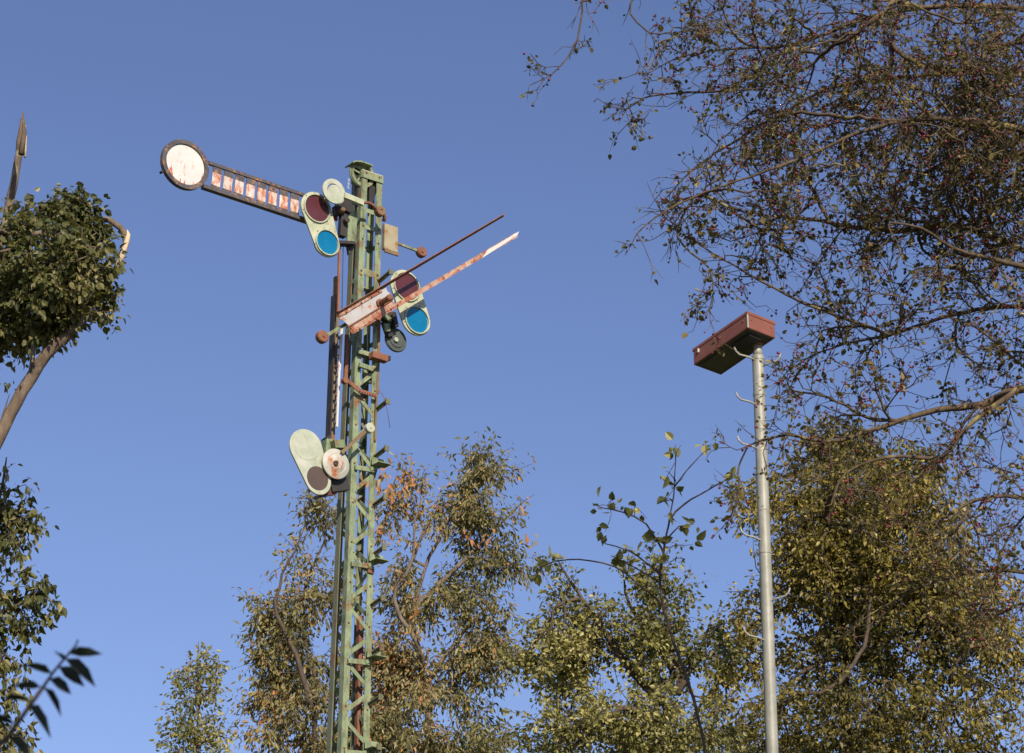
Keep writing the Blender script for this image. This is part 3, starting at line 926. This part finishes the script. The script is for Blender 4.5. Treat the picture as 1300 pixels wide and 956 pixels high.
def sprig_leaves(name, pts, n, size, mat, root, org, spread, rng, asp=.7):
    b = np.array([list(p) for p in pts])[rng.integers(0, len(pts), n)] + rng.normal(size=(n, 3)) * spread
    ax = rng.normal(size=(n, 3)) * .7 + np.array((0, 0, -.6)); nr = rng.normal(size=(n, 3)) + np.array((0, -.6, .3))
    L = size * (1 + .25 * rng.normal(size=n)).clip(.5, 1.6)
    leaf_mesh(name, b, ax, nr, L, L * asp, (.45 + .25 * rng.normal(size=n)).clip(0, 1), mat, root, org)
sprig_leaves('side_shoot', PP([(12, 496), (8, 490), (15, 489)], D - .3), 9, .075, M['leaf_poplar'], root, org, .03, rng)

# --- leafy tree lower left
limbs = [([ground_pt(-190, D + 1)] + PP([(-170, 950), (-120, 850), (-70, 760), (-30, 690), (0, 630), (8, 580)], D + 1), .16, .01),
         (PP([(-120, 850), (-50, 800), (20, 770), (60, 745)], D + 1), .05, .01)]
el = [ell(-5, 700, D + 1, 52, 70), ell(28, 775, D + 1, 50, 46), ell(-10, 840, D + 1, 48, 60), ell(10, 650, D + 1, 46, 36), ell(-90, 760, D + 1, 90, 150), ell(55, 755, D + 1, 26, 20),
      ell(3, 590, D + 1, 16, 18), ell(35, 670, D + 1, 26, 22), ell(0, 930, D + 1, 60, 60)]
tree('poplar_tree', 'leafy green tree at lower left edge, below the lopped tree', limbs, el, 1050, 8, .09, .05, .0034, M['bark_dark'], M['leaf_poplar'],
     7, .066, shell=.8, droop=.0, lk=dict(maxacc=2, spread=.08, hang=1.1, asp=.6, tb=.62, tj=.25, tn=.35, up=.2))

# --- small far tree
D = 46
limbs = [([ground_pt(250, D)] + PP([(250, 950), (251, 880), (252, 815)], D), .10, .012)]
el = [ell(250, 868, D, 36, 34), ell(255, 832, D, 15, 18), ell(234, 856, D, 20, 16), ell(270, 852, D, 18, 18), ell(248, 940, D, 50, 60)]
tree('distant_tree', 'small far yellow green treetop showing alone left of the signal mast', limbs, el, 620, 5, .14, .08, .0045, M['bark_pale'], M['leaf_lime'], 6, .085,
     shell=.7, droop=-.05, lk=dict(maxacc=2, spread=.14, hang=.6, asp=.5, tb=.65, up=.2))

# --- sparse autumn trees behind the signal
D = 36
limbs = [([ground_pt(400, D)] + PP([(398, 950), (392, 850), (385, 760), (410, 690), (418, 650)], D), .13, .012),
         (PP([(395, 900), (375, 830), (352, 780), (354, 745), (372, 700), (388, 665)], D - .5), .05, .008)]
el = [ell(368, 815, D, 52, 55), ell(398, 745, D, 34, 60), ell(410, 670, D, 30, 34), ell(350, 850, D, 44, 40), ell(420, 800, D, 40, 70), ell(345, 790, D, 28, 26), ell(400, 930, D, 90, 60), ell(405, 635, D, 18, 18)]
tree('autumn_tree', 'thin half bare autumn tree with dark crooked branch just left of the signal mast', limbs, el, 780, 21, .14, .08, .0050, M['bark_dark'], M['leaf_autumn'], 8, .076, twig=(700, .35, .004),
     group='autumn trees behind the signal', shell=.7, droop=-.03, wig=.2, clump=(2.6, .45), lk=dict(maxacc=2, spread=.17, hang=1.1, asp=.40, tb=.50, tj=.24, tn=.25, ts=1.5, up=.1))
limbs = [([ground_pt(545, D)] + PP([(545, 960), (540, 870), (525, 790), (540, 720), (580, 640), (598, 575)], D), .15, .012),
         (PP([(535, 830), (500, 760), (522, 715), (528, 660), (545, 610)], D - .6), .04, .006),
         (PP([(527, 770), (560, 740), (610, 690), (650, 650), (680, 628)], D), .05, .006),
         (PP([(540, 870), (590, 800), (630, 760)], D), .05, .006),
         (PP([(524, 710), (545, 660), (570, 635)], D), .03, .006)]
el = [ell(580, 615, D, 40, 40), ell(610, 600, D, 36, 34), ell(565, 590, D, 30, 20), ell(605, 690, D, 55, 44), ell(575, 660, D, 40, 50), ell(635, 700, D, 28, 30), ell(545, 830, D, 80, 50),
      ell(590, 790, D, 60, 70), ell(500, 850, D, 50, 40), ell(625, 830, D, 40, 50), ell(665, 650, D, 18, 24), ell(530, 940, D, 120, 60), ell(520, 760, D, 40, 45), ell(505, 640, D, 26, 40)]
tr5 = tree('autumn_tree', 'taller autumn tree with orange leaf tufts and open gaps right of the signal mast', limbs, el, 1300, 22, .14, .08, .0050, M['bark_pale'], M['leaf_autumn'], 8, .076, twig=(1300, .35, .004),
     group='autumn trees behind the signal', shell=.7, droop=-.03, wig=.2, clump=(2.5, .45), lk=dict(maxacc=2, spread=.17, hang=1.1, asp=.40, tb=.50, tj=.24, tn=.25, ts=1.3, up=.1))
root, org = tr5[0], tr5[6]
def tufts(root, org, px, D, n, size, seed):
    rg = np.random.default_rng(seed)
    for x, y, s in px:
        k = int(n * s / 8)
        b = np.array(list(P(x, y, D + rg.normal() * .4))) + rg.normal(size=(k, 3)) * s * .013 * np.array((1, 1, 1.2))
        ax = rg.normal(size=(k, 3)) * .5 + np.array((0, 0, -.8)); nr = rg.normal(size=(k, 3)) + np.array((0, -.8, .2))
        L = size * (1 + .3 * rg.normal(size=k)).clip(.4, 1.6)
        lt = leaf_mesh('leaf_tuft', b, ax, nr, L, L * .5, (.95 + .07 * rg.normal(size=k)).clip(.75, 1), M['leaf_autumn'], root, org)
        lt['kind'] = 'stuff'
tufts(root, org, [(488, 605, 7), (516, 600, 8), (515, 618, 10), (504, 630, 6), (480, 622, 8), (512, 730, 6), (594, 682, 5), (618, 686, 5), (484, 670, 5), (660, 650, 6), (530, 762, 4), (672, 685, 5), (497, 628, 6)], D - .6, 22, .095, 4)

# --- broad birch-like tree in the middle right
D = 24
limbs = [([ground_pt(820, D)] + PP([(830, 960), (860, 880), (855, 830), (845, 770), (842, 720)], D), .10, .01),
         (PP([(850, 900), (800, 850), (760, 790), (725, 740), (705, 705)], D), .05, .008),
         (PP([(855, 850), (800, 770), (790, 720)], D), .04, .006), (PP([(860, 880), (890, 820), (905, 780)], D), .04, .006)]
el = [ell(712, 815, D, 60, 50), ell(735, 765, D, 40, 36), ell(828, 745, D, 40, 36), ell(785, 805, D, 66, 50), ell(855, 780, D, 36, 40), ell(720, 850, D, 80, 40), ell(845, 835, D, 60, 60),
      ell(708, 722, D, 18, 14), ell(800, 735, D, 28, 24), ell(905, 840, D, 36, 50), ell(800, 940, D, 140, 60), ell(770, 745, D, 24, 22)]
tree('birch_tree', 'broad yellow green tree between the autumn tree and the lamp post', limbs, el, 2100, 31, .10, .055, .0038, M['bark_dark'], M['leaf_lime'], 6, .044, twig=(1200, .22, .003),
     shell=.7, droop=-.02, clump=(4.0, .40), lk=dict(maxacc=2, spread=.085, hang=.5, asp=.66, tb=.55, tj=.24, tn=.35, ts=1.2, up=.3))

# --- slender sapling with single large leaves, nearer
D = 15
limbs = [([ground_pt(925, D)] + PP([(920, 1300), (915, 1150), (905, 1020), (893, 940), (875, 870), (850, 800), (838, 740), (846, 680), (855, 630), (858, 572)], D), .030, .0035),
         (PP([(842, 700), (820, 665), (790, 650), (765, 645), (755, 640)], D), .007, .003),
         (PP([(850, 660), (868, 640), (900, 622), (935, 600)], D), .007, .003),
         (PP([(855, 620), (872, 598), (890, 578), (903, 563)], D), .006, .003),
         (PP([(840, 730), (800, 700), (768, 690), (760, 672)], D), .007, .003),
         (PP([(843, 690), (862, 668), (880, 665)], D), .006, .003),
         (PP([(845, 770), (780, 720), (720, 710), (676, 724)], D), .007, .003),
         (PP([(838, 740), (805, 720), (775, 705)], D), .006, .003),
         (PP([(858, 610), (850, 600), (845, 598)], D), .004, .002)]
rng = np.random.default_rng(41)
base = limbs[0][0][0]; org = Vector((base[0], base[1], 0)); root = empty('sapling', org)
tag(root, 'slender sapling shoot with few large leaves against sky, left of the lamp post', 'sapling')
spots = [(757, 638), (762, 646), (775, 640), (790, 648), (802, 645), (814, 655), (858, 566), (855, 572), (862, 562), (895, 566), (905, 563), (846, 602), (872, 606), (862, 622), (846, 632), (880, 662), (868, 668),
         (762, 672), (770, 682), (757, 676), (800, 698), (815, 684), (838, 690), (872, 680), (880, 690), (678, 724), (690, 722), (702, 716), (700, 710), (825, 712), (850, 706), (866, 706), (832, 742), (780, 712), (850, 650), (930, 600), (912, 612)]
pos, par, dr, rmin = grow(limbs, np.array([list(P(x + rng.normal() * 4, y + rng.normal() * 4, D + rng.normal() * .2)) for x, y in spots]), rng, .05, .015, 0, .1)
r, acc, nch = radii(par, rmin, .0022)
wood_mesh('stem', pos, par, r, M['bark_dark'], root, org)
rg = rng; n = len(spots) * 3
b = np.array([list(P(x, y, D)) for x, y in spots])[rg.integers(0, len(spots), n)] + rg.normal(size=(n, 3)) * .018
L = .062 * (1 + .3 * rg.normal(size=n)).clip(.4, 1.6)
leaf_mesh('leaves', b, rg.normal(size=(n, 3)) * .8 + np.array((0, 0, -.35)), rg.normal(size=(n, 3)) + np.array((0, -.5, .3)), L, L * .72, (.45 + .3 * rg.normal(size=n)).clip(0, 1), M['leaf_lime'], root, org)

# --- dense golden green tree behind the lamp post
D = 28
limbs = [([ground_pt(1075, D)] + PP([(1075, 960), (1072, 850), (1068, 740), (1062, 640), (1058, 560)], D), .16, .012)]
el = [ell(1075, 600, D, 70, 60), ell(1055, 565, D, 45, 40), ell(1120, 580, D, 50, 40), ell(1150, 640, D, 62, 60), ell(1010, 650, D, 58, 60), ell(960, 640, D, 42, 38), ell(1100, 700, D, 120, 80),
      ell(1180, 700, D, 50, 70), ell(1000, 740, D, 40, 50), ell(945, 815, D, 48, 66), ell(1050, 820, D, 100, 75), ell(1170, 810, D, 90, 80), ell(1270, 830, D, 80, 75), ell(910, 860, D, 30, 60), ell(1090, 940, D, 240, 60), ell(1050, 720, D, 70, 60), ell(1100, 670, D - .6, 130, 90), ell(1010, 690, D - .4, 50, 70), ell(1130, 770, D - .4, 120, 80), ell(1220, 770, D, 80, 60), ell(1160, 600, D, 40, 40)]
tree('ash_tree', 'dense golden green tree behind the lamp post and the berry tree boughs', limbs, el, 10500, 51, .12, .045, .0036, M['bark_dark'], M['leaf_gold'], 9, .052,
     shell=.6, droop=-.02, clump=(2.6, .13), lk=dict(maxacc=2, spread=.12, hang=.7, asp=.6, tb=.50, tj=.24, tn=.35, ts=.9, up=.25))

# --- hawthorn full of berries, nearest, its trunk beyond the right edge
D = 12
T0 = (1560, 900)
limbs = [([ground_pt(1640, D)] + PP([(1620, 1500), (1590, 1000), (1540, 760), (1490, 560), (1460, 400), (1430, 200), (1380, 20), (1330, -120)], D), .17, .03),
         (PP([(1500, 600), (1400, 505), (1300, 493), (1250, 512), (1190, 520), (1140, 535), (1090, 552), (1050, 561), (1000, 552), (965, 560), (935, 572)], D), .034, .003),
         (PP([(1290, 496), (1230, 540), (1195, 580), (1130, 580), (1075, 600), (1055, 640)], D - .3), .016, .004),
         (PP([(1470, 440), (1380, 350), (1300, 338), (1250, 327), (1210, 315), (1170, 290), (1130, 282)], D - .5), .026, .005),
         (PP([(1420, 160), (1370, 40), (1300, 12), (1200, 8), (1110, 20), (1010, 55), (930, 62), (870, 70), (825, 92)], D), .020, .0025),
         (PP([(1430, 200), (1340, 110), (1250, 92), (1150, 98), (1060, 110), (1000, 140), (940, 175), (880, 215), (840, 258)], D + .5), .018, .0025),
         (PP([(1440, 260), (1370, 190), (1300, 165), (1190, 150), (1100, 165), (1020, 200), (950, 225), (880, 250), (820, 285), (795, 322)], D - .6), .018, .0025),
         (PP([(1480, 520), (1380, 420), (1300, 390), (1210, 400), (1130, 425), (1060, 440), (1000, 470), (985, 500)], D + .4), .015, .0025),
         (PP([(1540, 760), (1400, 660), (1300, 632), (1240, 635), (1180, 665), (1130, 650)], D), .017, .003),
         (PP([(1560, 860), (1420, 770), (1300, 727), (1220, 730), (1150, 755), (1090, 790)], D + .3), .02, .003),
         (PP([(1380, 20), (1200, -60), (1000, -70), (870, -50), (800, 5), (832, 50)], D), .02, .003),
         (PP([(870, -50), (770, -70), (742, -12), (739, 15), (733, 50), (722, 72), (700, 94), (676, 96)], D), .010, .0025),
         (PP([(1010, 55), (930, 110), (860, 118), (815, 125), (795, 140), (770, 132)], D + .2), .009, .0025),
         (PP([(795, 125), (803, 148), (806, 160)], D + .2), .004, .0022),
         (PP([(880, 250), (860, 300), (900, 340), (905, 375), (895, 405)], D), .006, .0025),
         (PP([(1130, 425), (1010, 380), (920, 330), (870, 300)], D), .008, .0025)]
el = [ell(1240, 140, D, 150, 150, 1.), ell(1110, 140, D, 110, 110, .9), ell(1010, 120, D, 95, 90, .8), ell(940, 80, D, 90, 60, .7), ell(905, 255, D, 55, 48, .5), ell(860, 270, D, 40, 36, .4), ell(1000, 270, D, 95, 70, .8), ell(1120, 270, D, 110, 80, .8),
      ell(1250, 290, D, 100, 80, .9), ell(1380, 250, D, 120, 250, 1.), ell(1230, 110, D - .4, 120, 120, .8), ell(1200, 210, D - .3, 120, 90, .8), ell(960, 180, D, 80, 60, .6), ell(1100, 20, D, 200, 50, .8), ell(890, 25, D, 70, 35, .5)]
el2 = [ell(1060, 385, D, 75, 60, .6), ell(1150, 410, D, 100, 60, .7), ell(1260, 430, D, 80, 70, .7), ell(1010, 500, D, 48, 60, .5), ell(1100, 510, D, 100, 50, .6), ell(1230, 560, D, 80, 60, .6), ell(1200, 690, D, 90, 50, .6), ell(1270, 660, D, 50, 60, .6),
       ell(900, 370, D, 22, 36, .3), ell(950, 330, D, 50, 34, .4), ell(1020, 580, D, 60, 34, .4), ell(1100, 630, D, 60, 40, .4), ell(1250, 780, D, 80, 60, .7), ell(930, 640, D, 36, 30, .3), ell(830, 85, D, 30, 40, .3)]
rng = np.random.default_rng(61)
base = limbs[0][0][0]; org = Vector((base[0], base[1], 0)); root = empty('hawthorn_tree', org)
tag(root, 'big twiggy hawthorn full of dark red berries reaching in from the upper right', 'tree')
a1 = sample(el, 9200, rng, .8); a2 = sample(el2, 1150, rng, .8)
a1 = a1[(vnoise(a1, 7.5, 9.) > .40) | (a1[:, 0] > P(1200, 200, D).x)]
a3 = []
for pl, r0, r1 in limbs[1:]:
    q = resample(pl, .05)
    q = np.array(q[int(len(q) * .6):])
    a3.append(q[rng.integers(0, len(q), 16)] + rng.normal(size=(16, 3)) * .07)
    a3.append(q[-1] + rng.normal(size=(6, 3)) * .05)
at = np.concatenate([a1, a2] + a3)
lim_ = np.concatenate([np.array(resample(pl, .08)) for pl, r0, r1 in limbs])
dl_ = np.array([np.sqrt(np.min(np.sum((lim_ - a) ** 2, 1))) for a in at])
k_ = len(at) // 12
od = np.argsort(dl_ * (1 + .5 * rng.random(len(at))))
head_ = rng.permutation(len(at))[:k_]
od = np.concatenate([head_, od[~np.isin(od, head_)]])
at = at[od]
pos, par, dr, rmin = grow(limbs, at, rng, .05, .028, .10, .09, 1.5, 1.2)
r, acc, nch = radii(par, rmin, .0023, 2.7)
pos, par, dr, acc, r = twiglets(pos, par, dr, acc, r, rng, 8500, .10, .0020, 14, .22, .9)
wood_mesh('trunk', pos, par, r, M['bark_haw'], root, org)
print('hawthorn', len(pos))
leaves('crown', pos, par, dr, acc, M['leaf_haw'], root, org, rng, 2, .025, maxacc=1, spread=.022, hang=.3, asp=.72, tb=.5, tj=.28, tn=.2, ts=2., dens=lambda p: .10 + .72 * (vnoise(p, 9., 2.) > .5))
# berries in small bunches
tips = np.where(acc <= 2)[0]
pk = tips[rng.random(len(tips)) < .10]
bp_ = np.repeat(pos[pk], 3, 0) + rng.normal(size=(len(pk) * 3, 3)) * .013
keep = rng.random(len(bp_)) < .8; bp_ = bp_[keep] - np.array(org)
s_ = .0066 * (1 + .15 * rng.normal(size=len(bp_)))
import bmesh
tm = bmesh.new(); bmesh.ops.create_icosphere(tm, subdivisions=1, radius=1)
tv = np.array([v.co[:] for v in tm.verts]); tf = np.array([[v.index for v in f.verts] for f in tm.faces]); tm.free()
V = (bp_[:, None, :] + tv[None] * s_[:, None, None]).reshape(-1, 3)
Fb = (tf[None] + (np.arange(len(bp_)) * len(tv))[:, None, None]).reshape(-1, 3)
bo = link('berries', raw_mesh('berries', V, Fb, True), M['berry'], root); bo['kind'] = 'stuff'
print('berries', len(bp_))

# --- near dark sprig at the lower left, out of focus
D = 3.0
rng = np.random.default_rng(71)
org = Vector((P(-60, 900, D).x, D, 0)); root = empty('shrub', org)
tag(root, 'dark blurred pinnate leaf sprig of a close shrub at the bottom left corner', 'shrub')
st = MB()
def stem(pts, r0, r1):
    q = resample(pts, .05); k = len(q)
    st.tube([Vector(p) - org for p in q], [r0 + (r1 - r0) * i / (k - 1) for i in range(k)], 6)
    return q
main = stem([(org.x, D, -.05), (org.x + .02, D, 1.0), (org.x + .0, D - .05, 1.9)] + PP([(-40, 985), (10, 935), (55, 872)], D), .010, .003)
rach = stem(PP([(55, 872), (68, 853), (82, 836), (96, 820), (99, 812)], D), .0022, .0012)
st.build('stem', M['bark_dark'], root)
lb = [((52, 872), (22, 868)), ((66, 855), (38, 842)), ((80, 838), (74, 824)), ((88, 830), (124, 826)), ((82, 836), (121, 862)), ((74, 846), (105, 866)), ((62, 862), (92, 876)), ((96, 820), (92, 826)), ((55, 872), (80, 900)), ((40, 890), (10, 880)), ((35, 895), (70, 925)), ((20, 920), (-20, 905)), ((10, 935), (45, 960)), ((97, 818), (127, 832))]
lb = lb[:-1]
bs = []; ax = []; LL = []
for a, b2 in lb:
    p, q = P(*a, D), P(*b2, D + random.uniform(-.02, .02)); bs.append(list(p)); ax.append(list(q - p)); LL.append((q - p).length)
n = len(bs)
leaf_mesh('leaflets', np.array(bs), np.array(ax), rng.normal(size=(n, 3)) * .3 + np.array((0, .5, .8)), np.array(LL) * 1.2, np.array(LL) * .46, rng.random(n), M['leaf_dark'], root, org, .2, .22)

# unseen overhead bough, added to the shrub to shade that sprig
shade_bough = [([(org.x - .05, D - .2, -.05), (org.x - .2, 2.6, 1.5), (org.x - .1, 2.2, 2.8), (-.45, 1.8, 3.35), (-.1, 1.6, 3.4)], .018, .004)]
at = sample([(Vector((-.30, 1.8, 3.3)), .55, .40, .36)], 260, rng, .8)
pos, par, dr, rmin = grow(shade_bough, at, rng, .06, .03, .05, .12)
r, acc, nch = radii(par, rmin, .0016)
wood_mesh('stem', pos, par, r, M['bark_dark'], root, org)
leaves('crown', pos, par, dr, acc, M['leaf_dark'], root, org, rng, 6, .075, maxacc=2, spread=.05, hang=.4, asp=.55)  # foliage of the added bough, out of view

# ------------------------------------------------------------------ ground
g = MB(); S = 600
g.add([(-S, -S, 0), (S, -S, 0), (S, S, 0), (-S, S, 0)], [(0, 1, 2, 3)])
tag(g.build('ground', M['ground']), kind='structure')

# ------------------------------------------------------------------ light, sky, camera
AZ = R(20); EL = R(33)          # sun behind the camera, to the right
sv = Vector((math.sin(AZ) * math.cos(EL), -math.cos(AZ) * math.cos(EL), math.sin(EL)))
sd = bpy.data.lights.new('sun', 'SUN'); sd.energy = 5.0; sd.angle = R(.5); sd.color = (1, .88, .72)
so = bpy.data.objects.new('sun', sd); COL.objects.link(so); so.rotation_euler = sv.to_track_quat('Z', 'Y').to_euler()
so.location = sv * 60
W = bpy.data.worlds.new('World'); SC.world = W; W.use_nodes = True
nt = W.node_tree
bg = nt.nodes['Background']
sky = nt.nodes.new('ShaderNodeTexSky'); sky.sky_type = 'NISHITA'; sky.sun_disc = False
sky.sun_elevation = EL; sky.sun_rotation = math.pi - AZ
sky.air_density = 1.0; sky.dust_density = .3; sky.ozone_density = 5.0; sky.altitude = 100
tn_ = nt.nodes.new('ShaderNodeMix'); tn_.data_type = 'RGBA'; tn_.blend_type = 'MULTIPLY'; tn_.inputs[0].default_value = 1
nt.links.new(sky.outputs[0], tn_.inputs[6]); tn_.inputs[7].default_value = (1.18, .985, 1.06, 1)
nt.links.new(tn_.outputs[2], bg.inputs[0]); bg.inputs[1].default_value = .1

cd = bpy.data.cameras.new('camera'); co = bpy.data.objects.new('camera', cd); COL.objects.link(co)
co.location = CAM; co.rotation_euler = (math.pi / 2 + TH, 0, 0)
cd.sensor_width = 36; cd.lens = 36 * F / 1300; cd.clip_end = 3000; cd.clip_start = .05
cd.dof.use_dof = True; cd.dof.focus_distance = 25.5; cd.dof.aperture_fstop = 15
SC.camera = co
vs = SC.view_settings
vs.view_transform = 'Standard'; vs.look = 'None'; vs.exposure = .3; vs.gamma = 1; vs.use_curve_mapping = False
SC.render.resolution_x = 1024; SC.render.resolution_y = 753
